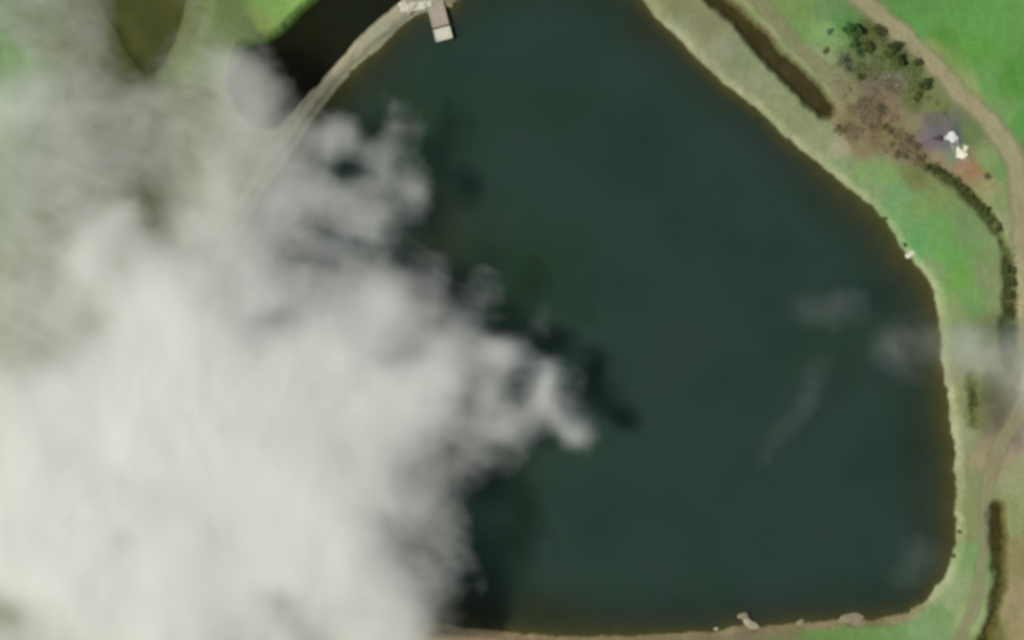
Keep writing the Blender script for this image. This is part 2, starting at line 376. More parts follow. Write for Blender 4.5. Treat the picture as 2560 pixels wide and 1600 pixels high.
# ------------------------------------------------------------------ jetty
def boxes(specs):
    """specs: (cx, cy, cz, sx, sy, sz) with a little bevel"""
    bm = bmesh.new()
    for cx, cy_, cz, sx, sy, sz in specs:
        r = bmesh.ops.create_cube(bm, size=1.0)
        for v in r['verts']: v.co = Vector((cx + v.co.x * sx, cy_ + v.co.y * sy, cz + v.co.z * sz))
    bmesh.ops.bevel(bm, geom=list(bm.edges), offset=0.012, segments=1, affect='EDGES')
    return bm
def bm_obj(name, bm, mat, parent=None):
    me = bpy.data.meshes.new(name); bm.to_mesh(me); bm.free(); me.materials.append(mat)
    o = bpy.data.objects.new(name, me); link(o); o.parent = parent; return o
wood = plain('weathered_timber', alb((168, 158, 142)), var=0.16, scale=1.3)
pale = plain('pale_concrete', alb((198, 198, 180)), var=0.10, scale=0.8)
dark = plain('wet_timber', alb((88, 80, 66)), var=0.2)
J = link(bpy.data.objects.new('jetty', None))
tag(J, 'short timber jetty with a pale square tip reaching into the water from the causeway', 'jetty')
jx, jy = P(1112, 103); jang = math.radians(14.5)
J.location = (jx, jy, 0); J.rotation_euler = (0, 0, jang)       # local +y runs back to the shore
rng = random.Random(4)
planks = []
yy = 3.75
while yy < 11.6:
    planks.append((rng.uniform(-.04, .04), yy + .16, 1.05 + rng.uniform(-.01, .01), 3.9 + rng.uniform(-.08, .08), 0.30, 0.07)); yy += 0.325
bm_obj('deck', boxes(planks), wood, J)
for sx in (-1, 1): bm_obj('edge_beam', boxes([(sx * 2.02, 7.65, 1.14, 0.16, 7.9, 0.2)]), pale if sx < 0 else wood, J)
bm_obj('platform', boxes([(0, 1.65, 1.16, 4.3, 3.1, 0.22)]), pale, J)
bm_obj('platform_coping', boxes([(0, 0.17, 1.33, 4.3, 0.16, 0.12), (-2.07, 1.65, 1.33, .16, 2.78, .12), (2.07, 1.65, 1.33, .16, 2.78, .12)]), pale, J)
bm_obj('gangway_gap', boxes([(0.2, 3.45, 0.98, 3.4, 0.42, 0.07)]), dark, J)
for sx in (-1, 1):
    for py_ in (0.5, 2.9, 5.6, 8.4):
        bm = bmesh.new(); bmesh.ops.create_cone(bm, cap_ends=True, segments=12, radius1=.14, radius2=.12, depth=4.2)
        for v in bm.verts: v.co += Vector((sx * 1.75, py_, -1.08))
        bm_obj('post', bm, dark, J)

sx_, sy_ = P(1034, 19)
bm = boxes([(-2.1, -.1, 0, 2.2, 1.9, .3), (.15, .05, .03, 2.0, 2.1, .3), (2.2, -.05, -.02, 1.9, 1.8, .3), (3.9, .2, 0, 1.3, 1.5, .3)])
for v in bm.verts: v.co += Vector((.10 * math.sin(5 * v.co.y + v.co.x), .14 * math.sin(3.1 * v.co.x), .02 * math.sin(4 * v.co.x)))
slab = bm_obj('concrete_slab', bm, pale); slab.location = (sx_, sy_, float(zat(sx_, sy_)[0]) + .12); slab.rotation_euler = (0, 0, .12)
tag(slab, 'cracked pale concrete slab lying across the causeway beside the jetty head', 'slab', kind='thing')

# ------------------------------------------------------------------ boulders and rubble
def rock_mesh(seed, sub=3):
    bm = bmesh.new(); bmesh.ops.create_icosphere(bm, subdivisions=sub, radius=1)
    r = random.Random(seed); cuts = [(Vector((r.gauss(0, 1), r.gauss(0, 1), r.gauss(0, .7))).normalized(), r.uniform(.62, .9)) for _ in range(9)]
    for v in bm.verts:
        for nn, d in cuts:
            k = v.co.dot(nn)
            if k > d: v.co -= nn * (k - d) * 0.9
        v.co *= 1 + 0.05 * math.sin(7 * v.co.x + seed) * math.cos(6 * v.co.y)
    me = bpy.data.meshes.new('boulder'); bm.to_mesh(me); bm.free(); return me
rock_mats = [plain('pale_rock', alb((160, 154, 128)), var=.2, scale=.9), plain('beige_rock', alb((138, 130, 102)), var=.2, scale=.9), plain('bright_rock', alb((205, 202, 184)), var=.15, scale=.9)]
rocks = [rock_mesh(s) for s in (3, 8, 15)]
def boulder(px, py, sx, sy, sz, rz, mat, label, k, group=None):
    me = rocks[k].copy(); me.materials.append(rock_mats[mat]); x, y = P(px, py)
    o = link(bpy.data.objects.new('boulder', me)); o.location = (x, y, max(float(zat(x, y)[0]), -0.2) + sz * .25)
    o.scale = (sx, sy, sz); o.rotation_euler = (0, 0, rz); return tag(o, label, 'rock', group)
G1 = 'pale boulders on the south shore of the reservoir'
boulder(1858, 1539, 1.5, .9, .7, .2, 1, 'upper pale brown boulder of the pair jutting into the water on the south shore', 0, G1)
boulder(1878, 1558, 2.4, 1.3, .9, -.5, 0, 'larger whitish boulder of the pair on the south shore, sloping down to the right', 1, G1)
boulder(1792, 1572, .8, .6, .5, .1, 0, 'small pale stone on the south shore left of the pair of boulders', 2, G1)
boulder(2128, 1548, 3.3, 2.0, .55, .25, 1, 'broad beige boulder at the water edge near the south east corner', 1, G1)
boulder(2002, 1556, 1.3, .9, .5, .4, 1, 'low dull stone midway between the pair of boulders and the broad beige one', 2, G1)
boulder(2276, 636, 1.5, 1.0, .7, .5, 2, 'small cream boulder on the east shore, below the bright green grass', 0)
boulder(1008, 12, 1.2, .8, .5, .3, 2, 'brightest pale stone on top of the causeway, left of the jetty', 1, 'pale rubble where the jetty meets the causeway')
boulder(1036, 20, 1.5, .7, .4, .9, 0, 'long pale stone between the brightest stone and the jetty', 0, 'pale rubble where the jetty meets the causeway')
boulder(1023, 33, .9, .7, .4, 0, 0, 'dull pale stone at the lower edge of the causeway rubble', 2, 'pale rubble where the jetty meets the causeway')
boulder(1058, 10, 1.0, .7, .4, .3, 2, 'whitish stone touching the left side of the jetty head', 1, 'pale rubble where the jetty meets the causeway')
boulder(1122, 12, 1.3, .8, .35, -.2, 1, 'flat tan stone on the shore right of the jetty head', 0, 'pale rubble where the jetty meets the causeway')
boulder(1099, 24, 1.0, .6, .35, .2, 1, 'tan stone lying against the right side of the jetty head', 2, 'pale rubble where the jetty meets the causeway')

# ------------------------------------------------------------------ white scrap on the grey ground
white = plain('white_sheet_metal', (0.86, 0.86, 0.84), 0.45, .06, 1.0, .1); cream = plain('cream_sheet_metal', (0.84, 0.83, 0.68), 0.5, .08, 1.0, .1)
greyw = plain('faded_sheet_metal', alb((185, 185, 182)), .6, .15, 1.0)
def sheet(px, py, sx, sy, rz, mat, label, seed, tilt=0.26):
    r = random.Random(seed); bm = bmesh.new(); nx, ny = 14, 10; V = []
    for i in range(nx + 1):
        for j in range(ny + 1):
            u, v = i / nx - .5, j / ny - .5
            cut = 1 - .18 * math.sin(3 * u + seed) * v * 2
            V.append(bm.verts.new((u * sx * cut, v * sy * (1 + .25 * math.sin(4 * u + seed)), .05 * math.sin(i * 1.8) + .22 * math.sin(2.2 * u * 3 + seed) * math.cos(3 * v + seed))))
    for i in range(nx):
        for j in range(ny): a = i * (ny + 1) + j; bm.faces.new((V[a], V[a + ny + 1], V[a + ny + 2], V[a + 1]))
    bmesh.ops.solidify(bm, geom=list(bm.faces), thickness=.05)
    me = bpy.data.meshes.new('metal_sheet'); bm.to_mesh(me); bm.free(); me.materials.append(mat)
    o = link(bpy.data.objects.new('metal_sheet', me)); x, y = P(px, py); o.location = (x, y, float(zat(x, y)[0]) + .38)
    o.rotation_euler = (tilt, -tilt, rz); return tag(o, label, 'scrap sheet', 'white scrap sheets lying on the grey ground inside the track bend')
sheet(2373, 346, 2.8, 2.3, .5, white, 'upper left white sheet of the scrap heap, bright and almost square', 1)
sheet(2389, 360, 1.0, 1.7, .35, greyw, 'narrow greyish sheet in the middle of the scrap heap', 2)
sheet(2393, 385, 3.8, 2.2, -.5, cream, 'largest and brightest cream sheet at the lower end of the scrap heap', 3)
sheet(2409, 374, 1.1, 2.0, -.15, cream, 'small upright cream sheet at the right edge of the scrap heap', 4)
sheet(2377, 368, 1.6, .9, -.7, greyw, 'dull grey sheet between the square white sheet and the cream one', 6)
sheet(2340, 348, 2.0, 1.1, .3, plain('dark_purple_tarpaulin', alb((104, 88, 102)), .7, .2), 'dull purple sheet lying left of the white scrap', 7)

# ------------------------------------------------------------------ trees and shrubs
def leaf_mat(name, c):
    m, n, l, b, o = new_mat(name)
    g = n.new('ShaderNodeNewGeometry'); r = n.new('ShaderNodeValToRGB'); c = np.array(c)
    r.color_ramp.elements[0].color = (*(c * .6), 1); r.color_ramp.elements[1].color = (*(c * 1.5), 1)
    l.new(g.outputs['Random Per Island'], r.inputs[0]); l.new(r.outputs[0], b.inputs['Base Color'])
    b.inputs['Roughness'].default_value = .8; b.inputs['Specular IOR Level'].default_value = .2; return m
bark = plain('bark', (.09, .07, .05), .9, .3)
leafs = {'green': leaf_mat('green_leaves', (.045, .115, .03)), 'olive': leaf_mat('olive_leaves', (.075, .10, .022)),
         'grey': leaf_mat('grey_green_leaves', (.13, .16, .10)), 'brown': leaf_mat('brown_scrub', (.15, .125, .065)), 'dark': leaf_mat('dark_hedge_leaves', (.058, .076, .022))}
def crown_mesh(seed, n, r, h, z0, leaf, low=0.0):
    rs = np.random.RandomState(seed); K = 9
    cl = np.stack([rs.uniform(-.62, .62, K), rs.uniform(-.62, .62, K), rs.uniform(low, .8, K)], 1); cr = rs.uniform(.28, .5, K)
    k = rs.randint(0, K, n); d = rs.normal(size=(n, 3)); d /= np.linalg.norm(d, axis=1)[:, None]
    p = cl[k] + d * (cr[k] * rs.uniform(.55, 1.05, n) ** .6)[:, None]
    p = p * np.array([r, r, h]) + np.array([0, 0, z0]); p[:, 2] = np.maximum(p[:, 2], 0.05)
    a = rs.normal(size=(n, 3)); a /= np.linalg.norm(a, axis=1)[:, None]; b = np.cross(a, rs.normal(size=(n, 3))); b /= np.linalg.norm(b, axis=1)[:, None]
    s = (leaf * rs.uniform(.6, 1.4, n))[:, None]
    V = np.stack([p - a * s, p + b * s * .55, p + a * s, p - b * s * .55], 1).reshape(-1, 3)
    return V, np.arange(n * 4).reshape(-1, 4)
def trunk_bm(seed, h, r):
    rnd = random.Random(seed); bm = bmesh.new()
    def limb(a, b, r0, r1):
        d = b - a; q = d.to_track_quat('Z', 'Y'); rings = []
        for t, rr in ((0, r0), (1, r1)):
            rings.append([bm.verts.new(a + d * t + q @ Vector((math.cos(i * math.pi / 3) * rr, math.sin(i * math.pi / 3) * rr, 0))) for i in range(6)])
        for i in range(6): bm.faces.new((rings[0][i], rings[0][(i + 1) % 6], rings[1][(i + 1) % 6], rings[1][i]))
    top = Vector((rnd.uniform(-.1, .1), rnd.uniform(-.1, .1), h * .45)); limb(Vector((0, 0, -.3)), top, r, r * .65)
    for i in range(5):
        an = i * 1.256 + rnd.uniform(-.3, .3); limb(top, top + Vector((math.cos(an) * h * .28, math.sin(an) * h * .28, h * rnd.uniform(.22, .4))), r * .5, r * .15)
    return bm
def make_plant(name, kind, seed, r, h, n, leaf, trunk):
    root = link(bpy.data.objects.new(name, None))
    V, F = crown_mesh(seed, n, r, h * (.6 if trunk else .9), h * .38 if trunk else 0, leaf)
    mesh_obj('crown', V, F, leafs[kind], root, False)
    bm_obj('trunk' if trunk else 'stem', trunk_bm(seed, h, .05 * h if trunk else .05), bark, root)
    return root
protos = {}
def plant(kind, px, py, r, label, cat='shrub', group=None, tree=False, seed=0):
    key = (kind, tree, seed % 2)
    x, y = P(px, py); z = float(zat(x, y)[0])
    if key not in protos:
        base_r = 1.0; o = make_plant('tree' if tree else 'shrub', kind, 7 + 13 * (seed % 2) + len(protos), base_r, 1.5 if tree else 0.85, 950 if tree else 520, .10, tree)
        protos[key] = o
    else:
        src = protos[key]; o = src.copy(); link(o)
        for ch in src.children:
            c = ch.copy(); link(c); c.parent = o
    o.location = (x, y, z); o.scale = (r, r * (0.9 + .1 * math.sin(seed * 3)), r * (0.9 + .12 * math.cos(seed))); o.rotation_euler = (0, 0, seed * 1.7)
    return tag(o, label, cat, group)
GT = 'trees inside the bend of the dirt track'
plant('green', 2128, 84, 2.3, 'deep green tree with a round crown, topmost of the clump by the track', 'tree', GT, True, 1)
plant('green', 2133, 113, 1.6, 'deep green smaller tree just below the topmost one', 'tree', GT, True, 2)
plant('green', 2112, 74, 1.5, 'small fresh green tree at the upper left of the clump', 'tree', GT, True, 3)
plant('olive', 2167, 118, 1.8, 'dark olive green tree in the middle of the clump', 'tree', GT, True, 4)
plant('green', 2145, 134, 1.3, 'small bluish green tree between the dark olive tree and the grey bushes', 'tree', GT, True, 5)
plant('dark', 2226, 122, 1.9, 'darkest olive tree touching the inner edge of the track', 'tree', GT, True, 6)
plant('dark', 2240, 154, 1.7, 'dark olive tree right below the darkest one', 'tree', GT, True, 7)
plant('olive', 2191, 76, 1.9, 'brownish olive tree close under the track, right of the deep green ones', 'tree', GT, True, 8)
plant('olive', 2212, 140, 1.5, 'mid olive tree left of the two dark ones', 'tree', GT, True, 9)
plant('dark', 2303, 216, 2.0, 'lone dark olive tree beside the track, farthest right of the trees', 'tree', GT, True, 10)
plant('olive', 2287, 158, 1.5, 'thin olive tree pressed against the track edge above the lone dark tree', 'tree', GT, True, 11)
GB = 'bushes on the rough ground inside the track bend'
for i, (px, py, r, k, lab) in enumerate([
    (2100,150,1.8,'grey','pale grey green bush at the left edge of the rough ground, above the ditch end'),
    (2118,172,1.6,'grey','grey green bush just below the pale one on the left edge'),
    (2075,82,1.0,'grey','small grey bush alone on the grass left of the deep green trees'),
    (2062,128,.9,'olive','tiny olive bush on the grass above the embankment path'),
    (2152,192,1.3,'olive','narrow olive bush above the grey brown soil'),
    (2290,245,1.3,'olive','low olive bush below the lone dark tree'),
    (2193,276,1.5,'brown','brown bush in the centre of the bare soil'),
    (2214,320,1.5,'brown','round dark brown bush below the centre of the bare soil'),
    (2178,316,.9,'brown','small brown bush left of the round dark brown one'),
    (2095,328,1.3,'brown','brown bush at the left end of the bare soil, just past the ditch end'),
    (2268,352,1.6,'brown','brown bush left of the purple grey ground'),
    (2246,384,1.6,'brown','brown bush on the lower edge of the bare soil'),
    (2289,366,1.1,'brown','small brown bush touching the purple grey ground'),
    (2296,402,1.3,'brown','brown bush at the upper end of the hedge'),
    (2464,443,1.0,'brown','small rusty brown bush beside the orange soil near the track'),
    (2225,360,.8,'brown','tiny brown bush between two larger ones on the lower bare soil')]):
    plant(k, px, py, r * 1.15, lab, 'bush', GB, False, i)
GH = 'dark bushes making up the diagonal hedge'
hl = [(2322,416),(2338,424),(2352,432),(2368,440),(2384,450),(2396,464),(2410,478),(2422,492),(2438,504),(2452,516),(2466,530),(2480,548),(2492,568)]
words = ['first', 'second', 'third', 'fourth', 'fifth', 'sixth', 'seventh', 'eighth', 'ninth', 'tenth', 'eleventh', 'twelfth', 'last']
for i, (px, py) in enumerate(hl):
    plant('dark', px, py, 1.65 + .25 * math.sin(i * 2.1), 'dark green hedge bush, %s counted from the upper left end of the hedge' % words[i], 'hedge bush', GH, False, i)
GR = 'dark bushes in the ditch at the right edge'
for i, (py, w) in enumerate([(672,'topmost'),(705,'second from the top'),(742,'third from the top'),(785,'fourth from the top'),(822,'fifth from the top'),(858,'lowest')]):
    plant('dark', 2524 + 4 * math.sin(i * 2), py, 2.1, 'olive ditch bush by the right edge of the picture, %s' % w, 'bush', GR, False, i)
GS = 'small tufts on the waterline'
for i, (px, py, lab) in enumerate([(2262,612,'dark tuft ringing the cream boulder on the east shore'),(2378,1128,'dark tuft on the east waterline beside the grey cloud shadow painted on the ground'),
    (2396,1330,'dark tuft notched into the lower east shore'),(2384,1390,'dark green tuft at the bend into the south east corner'),
    (2300,1500,'bright dark green tuft in the rounded south east corner'),(2268,1528,'low tuft left of the bright one in the south east corner'),
    (2212,548,'tiny tuft on the north east waterline above the cream boulder'),(1895,302,'tiny tuft on the north east waterline near the middle of the bank')]):
    plant('dark' if i % 2 else 'olive', px, py, .8, lab, 'tuft', GS, False, i)

# low scrub, dead stalks and rank grass: uncountable, one object each
def cover(name, spots, n, cols, label, hmax, leaf, seed):
    """small blades scattered round the spots (px, py, radius x, radius y, angle)"""
    rs = np.random.RandomState(seed); w = np.array([a[2] * a[3] for a in spots], float); k = rs.choice(len(spots), n, p=w / w.sum())
    sp_ = np.array(spots, float)[k]; g = rs.normal(size=(n, 2)) * .55
    ca, sa = np.cos(sp_[:, 4]), np.sin(sp_[:, 4]); u, v = g[:, 0] * sp_[:, 2], g[:, 1] * sp_[:, 3]
    x = gx(sp_[:, 0] + u * ca - v * sa); y = gy(sp_[:, 1] + u * sa + v * ca)
    keep = fbm(x, y, 2.6, 3, seed) > -.05; x, y = x[keep], y[keep]; n = len(x)
    z = zat(x, y) + rs.uniform(.03, hmax, n) * (.5 + .5 * fbm(x, y, 3, 2, seed + 4))
    p = np.stack([x, y, z], 1); a = rs.normal(size=(n, 3)); a[:, 2] *= .5; a /= np.linalg.norm(a, axis=1)[:, None]
    b = np.cross(a, rs.normal(size=(n, 3))); b /= np.linalg.norm(b, axis=1)[:, None]; s_ = (leaf * rs.uniform(.5, 1.5, n))[:, None]
    V = np.stack([p - a * s_, p + b * s_ * .6, p + a * s_, p - b * s_ * .6], 1).reshape(-1, 3)
    o = mesh_obj(name, V, np.arange(n * 4).reshape(-1, 4), cols, None, False); return tag(o, label, 'ground cover', kind='stuff')
cover('scrub', [(2190,300,70,45,.6),(2240,350,60,35,.6),(2150,250,60,30,.7),(2130,330,45,30,.5),(2280,385,50,22,.6),(2225,225,50,30,.3),(2200,200,50,30,.2)], 9000,
      leaf_mat('dry_scrub', (.155, .13, .075)), 'dry brown scrub over the bare soil inside the track bend', .45, .20, 5)
cover('rough_grass', [(2170,110,60,40,.6),(2235,145,60,36,.7),(2290,205,40,36,.8),(2115,160,36,36,0),(2325,265,40,26,.7),(2170,170,50,36,.6)], 8000,
      leaf_mat('rough_grass', (.095, .125, .045)), 'olive rough grass and weeds between the trees below the track', .5, .20, 6)
cover('ditch_weeds', [(2340,432,34,9,.6),(2385,460,36,10,.75),(2430,503,36,11,.75),(2470,545,34,11,.9),(2505,605,34,8,1.1),(2524,680,11,40,0),(2526,760,14,50,0),(2523,840,14,44,0),
      (2492,1300,7,40,0),(2495,1370,7,40,0),(2500,1440,6,40,0),(2488,1510,7,40,.3),(2432,1000,11,44,0),(2466,1580,8,40,.4)], 8000,
      leaf_mat('ditch_weeds', (.07, .082, .022)), 'dark olive weeds lining the narrow ditches along the right side', .4, .20, 7)

# ------------------------------------------------------------------ clouds: closed bodies of water droplets
def cloud_mat(name, dens, col=(.966, .970, .957)):
    m = bpy.data.materials.new(name); m.use_nodes = True; n = m.node_tree.nodes; n.clear()
    o = n.new('ShaderNodeOutputMaterial'); v = n.new('ShaderNodeVolumePrincipled')
    v.inputs['Color'].default_value = (*col, 1); v.inputs['Density'].default_value = dens; v.inputs['Anisotropy'].default_value = 0.35
    m.node_tree.links.new(v.outputs[0], o.inputs['Volume']); return m
def cloud(name, xs, ys, tfun, zc, mat, label, up=.62, zfun=None):
    """a body whose vertical thickness is tfun(x, y) metres about the height zc; only where there is any cloud"""
    X, Y = np.meshgrid(xs, ys, indexing='ij'); x, y = X.ravel(), Y.ravel()
    t = tfun(x, y)
    eps = 0.015
    keep = t > eps
    F = grid_faces(len(xs), len(ys)); F = F[keep[F].any(1)]
    used = np.unique(F); re = np.full(len(x), -1); re[used] = np.arange(len(used)); F = re[F]
    x, y, t = x[used], y[used], np.maximum(t[used], 0)
    # edges of the kept patch pinch to zero thickness
    e = np.concatenate([F[:, [0, 1]], F[:, [1, 2]], F[:, [2, 3]], F[:, [3, 0]]]); es = np.sort(e, 1)
    u, c = np.unique(es, axis=0, return_counts=True); rim = np.unique(u[c == 1]); isrim = np.zeros(len(x), bool); isrim[rim] = True
    t = np.where(isrim, 0, np.maximum(t, 0.004))
    zz = zc + (zfun(x, y) if zfun else 0); f = 1 - zz / CAM_H
    top = np.stack([x * f, y * f, zz + t * up], 1); bot = np.stack([x * f, y * f, zz - t * (1 - up)], 1)
    nb = np.full(len(x), -1); inner = np.where(~isrim)[0]; nb[inner] = len(x) + np.arange(len(inner)); nb[isrim] = np.where(isrim)[0]
    V = np.concatenate([top, bot[inner]]); F2 = nb[F][:, ::-1]
    o = mesh_obj(name, V, np.concatenate([F, F2]), mat)
    return tag(o, label, 'cloud')

LUMA = """
-80: 14 14 13 11  0  0 11 11  9  0  0  0  0  0  0  0  0  0  0  0  0
  0: 14 14 13 11  0  0 11 11  9  0  0  0  0  0  0  0  0  0  0  0  0
 80: 14 14 13 12  8  8 12 12 10  0  0  0  0  0  0  0  0  0  0  0  0
160: 14 15 14 12 10 11 14 16 12  4  0  0  0  0  0  0  0  0  0  0  0
240: 17 17 15 14 13 14 14 16 15  8  0  0  6  0  0  0  0  0  0  0  0
320: 17 16 16 14 14 14 15 16 16 14 12 11  8  7  0  0  0  0  0  0  0
400: 16 16 16 15 14 14 15 17 16 15 12  8 12  7  0  0  0  0  0  0  0
480: 16 16 16 15 13 12 16 18 16 16 15 13 12 12  0  0  0  0  0  0  0
560: 16 16 16 18 17 13 18 18 16 15 12 14 12  6  0  0  0  0  0  0  0
640: 16 16 18 20 18 18 18 18 17 13 12 12 10  7  0  0  0  0  0  0  0
720: 17 17 18 19 20 21 20 18 18 16 15 16 17 12  8  7  0  0  0  0  0
800: 17 17 18 18 21 21 21 20 17 16 18 18 18 15 12  8  0  6  0  0  0
880: 17 17 18 20 21 21 21 20 19 20 20 20 17 16 17 15 14  6  0  0  0
960: 20 20 21 21 21 22 22 21 21 21 20 19 20 20 18 14 10 15  6  0  0
1040: 21 21 21 21 22 22 22 22 21 21 20 20 20 20 16 14 14 14 10  0  0
1120: 21 22 21 21 22 22 22 22 21 21 20 19 19 16 12 12 10  0  9  0  0
1200: 21 22 22 22 21 21 21 21 21 21 20 19 18 14 11  6  0  0  0  0  0
1280: 22 22 22 22 22 21 21 21 21 21 21 19 17 15 11  0  0  0  0  0  0
1360: 22 22 22 22 20 21 22 21 21 21 20 20 16 12 11  5  0  0  0  0  0
1440: 21 22 22 21 21 22 22 21 21 21 20 20 18 14 10  5  0  0  0  0  0
1520: 17 20 21 21 21 22 21 20 19 18 20 20 19 16  7  5  0  0  0  0  0
1600: 18 19 20 21 21 22 20 19 19 19 18 20 19 17 10  0  0  0  0  0  0
1680: 18 19 20 21 21 22 20 19 19 19 18 20 19 17 10  0  0  0  0  0  0
"""
rows = [r.split(':') for r in LUMA.strip().splitlines()]
LY = np.array([float(r[0]) for r in rows]); LG = np.array([[float(v) * 10 for v in r[1].split()] for r in rows])
LX = np.arange(21) * 80.0
# extra columns left of the frame
LG = np.concatenate([np.repeat(LG[:, :1], 2, 1), LG], 1); LX = np.concatenate([[-160., -80.], LX])
CORR = np.array([[float(v) for v in r.split(",")] for r in "1.41,2.06,2.06,3.17,1.00,1.00,7.59,0.33,0.15,1.00,1.00,1.00,1.00,1.00,1.00,1.00,1.00,1.00,1.00,1.00,1.00;1.41,2.06,2.06,3.17,1.00,1.00,7.59,0.33,0.15,1.00,1.00,1.00,1.00,1.00,1.00,1.00,1.00,1.00,1.00,1.00,1.00;1.36,2.53,1.61,7.83,1.00,1.00,2.75,1.74,0.15,1.00,1.00,1.00,1.00,1.00,1.00,1.00,1.00,1.00,1.00,1.00,1.00;0.15,1.40,2.37,4.18,1.00,8.00,1.86,2.13,3.15,1.00,1.00,1.00,1.00,1.00,1.00,1.00,1.00,1.00,1.00,1.00,1.00;1.02,1.70,1.13,1.84,1.59,1.58,0.96,1.41,1.76,5.00,1.00,1.00,8.00,1.00,1.00,1.00,1.00,1.00,1.00,1.00,1.00;0.98,0.73,1.40,1.10,1.33,1.22,1.14,0.88,1.44,0.74,2.42,5.16,8.00,4.59,1.00,1.00,1.00,1.00,1.00,1.00,1.00;0.81,1.37,1.19,1.58,1.77,1.58,0.49,1.52,1.12,1.68,0.98,3.81,4.03,0.65,1.00,1.00,1.00,1.00,1.00,1.00,1.00;1.12,0.77,1.13,1.33,1.92,2.05,0.92,0.98,0.80,2.39,2.12,1.84,1.74,2.16,1.00,1.00,1.00,1.00,1.00,1.00,1.00;0.60,1.76,0.55,1.24,2.03,1.16,1.73,1.26,1.52,1.70,1.04,1.85,3.66,7.36,1.00,1.00,1.00,1.00,1.00,1.00,1.00;0.51,1.03,0.98,1.39,1.15,2.05,0.90,1.71,1.54,1.55,1.72,0.93,1.53,8.00,1.00,1.00,1.00,1.00,1.00,1.00,1.00;0.88,0.88,1.05,1.15,1.48,1.72,1.88,1.20,2.00,2.16,1.44,1.79,2.57,1.47,8.00,2.20,1.00,1.00,1.00,1.00,1.00;0.93,1.01,1.18,0.72,1.51,1.70,1.93,1.93,1.34,1.13,2.02,1.76,2.29,1.94,1.72,7.78,1.00,8.00,1.00,1.00,1.00;0.98,1.26,0.68,1.40,1.53,1.71,1.97,1.96,1.81,1.92,1.92,1.95,1.34,1.68,2.18,1.70,2.94,0.15,1.00,1.00,1.00;1.37,1.51,1.74,1.60,1.71,1.95,1.98,1.99,1.99,1.99,1.97,1.58,1.93,1.96,2.54,4.02,1.93,1.84,4.57,1.00,1.00;1.47,1.76,1.86,1.93,1.95,1.99,2.00,2.00,2.00,2.00,1.96,1.96,1.99,2.00,1.37,1.77,2.72,1.42,0.51,1.00,1.00;1.30,1.89,1.97,1.83,1.98,2.00,1.99,1.98,1.98,1.98,1.93,1.80,2.01,2.60,1.41,4.05,6.57,1.00,0.15,1.00,1.00;1.32,1.92,1.99,1.98,1.92,2.00,1.99,1.85,1.85,1.94,1.74,1.71,2.29,2.01,4.36,4.60,1.00,1.00,1.00,1.00,1.00;1.92,1.96,2.00,1.97,1.96,1.96,1.98,1.96,1.73,1.59,1.72,1.61,2.17,3.55,2.39,1.00,1.00,1.00,1.00,1.00,1.00;1.90,1.94,1.98,1.95,1.58,1.84,1.99,1.96,1.72,1.40,1.21,1.60,1.80,2.20,2.55,6.01,1.00,1.00,1.00,1.00,1.00;1.10,1.64,1.90,1.77,1.72,1.93,1.98,1.93,1.70,1.38,1.14,1.29,1.33,1.91,4.43,2.08,1.00,1.00,1.00,1.00,1.00;0.39,1.13,1.45,1.64,1.60,1.91,1.93,1.69,1.36,0.87,1.26,1.29,1.31,1.75,4.93,1.00,1.00,1.00,1.00,1.00,1.00;1.16,1.06,1.20,1.54,1.55,1.87,1.49,1.38,1.25,1.35,0.73,1.21,1.19,1.53,0.15,1.00,1.00,1.00,1.00,1.00,1.00;1.16,1.11,1.16,1.48,1.53,1.83,1.37,1.24,1.25,1.34,0.73,1.09,1.13,1.53,0.15,1.00,1.00,1.00,1.00,1.00,1.00".split(";")]); CORR = np.concatenate([np.repeat(CORR[:, :1], 2, 1), CORR], 1)
TAU_K = 2.0
def luma_to_t(Lm, x_px, y_px):
    back = 0.035 + 0.10 * (y_px < 230) * (x_px < 620)
    v = (np.clip(Lm, 0, 235) / 255.0) ** 2.2
    v = np.where(Lm < 45, 0, np.maximum(v - back, 0.0))
    r = np.clip(v / 0.98, 0, .93)
    return TAU_K * r / (1 - r)
TG = luma_to_t(LG, LX[None, :], LY[:, None]) * CORR; TG = 12.0 * TG / (12.0 + TG)
def cubic(g, u, v):
    """Catmull-Rom sampling of g[row, col] at fractional row u, col v"""
    iu = np.floor(u).astype(int); iv = np.floor(v).astype(int); fu = u - iu; fv = v - iv
    def w(f):
        cat = (-.5 * f + f * f - .5 * f ** 3, 1 - 2.5 * f * f + 1.5 * f ** 3, .5 * f + 2 * f * f - 1.5 * f ** 3, -.5 * f * f + .5 * f ** 3)
        bsp = ((1 - f) ** 3 / 6, (4 - 6 * f * f + 3 * f ** 3) / 6, (1 + 3 * f + 3 * f * f - 3 * f ** 3) / 6, f ** 3 / 6)
        return [.6 * a + .4 * b for a, b in zip(cat, bsp)]
    wu, wv = w(fu), w(fv); s = 0
    for a in range(4):
        for b in range(4):
            s = s + wu[a] * wv[b] * g[np.clip(iu + a - 1, 0, g.shape[0] - 1), np.clip(iv + b - 1, 0, g.shape[1] - 1)]
    return s
QG = np.sqrt(TG)                    # interpolate the square root: softer rims
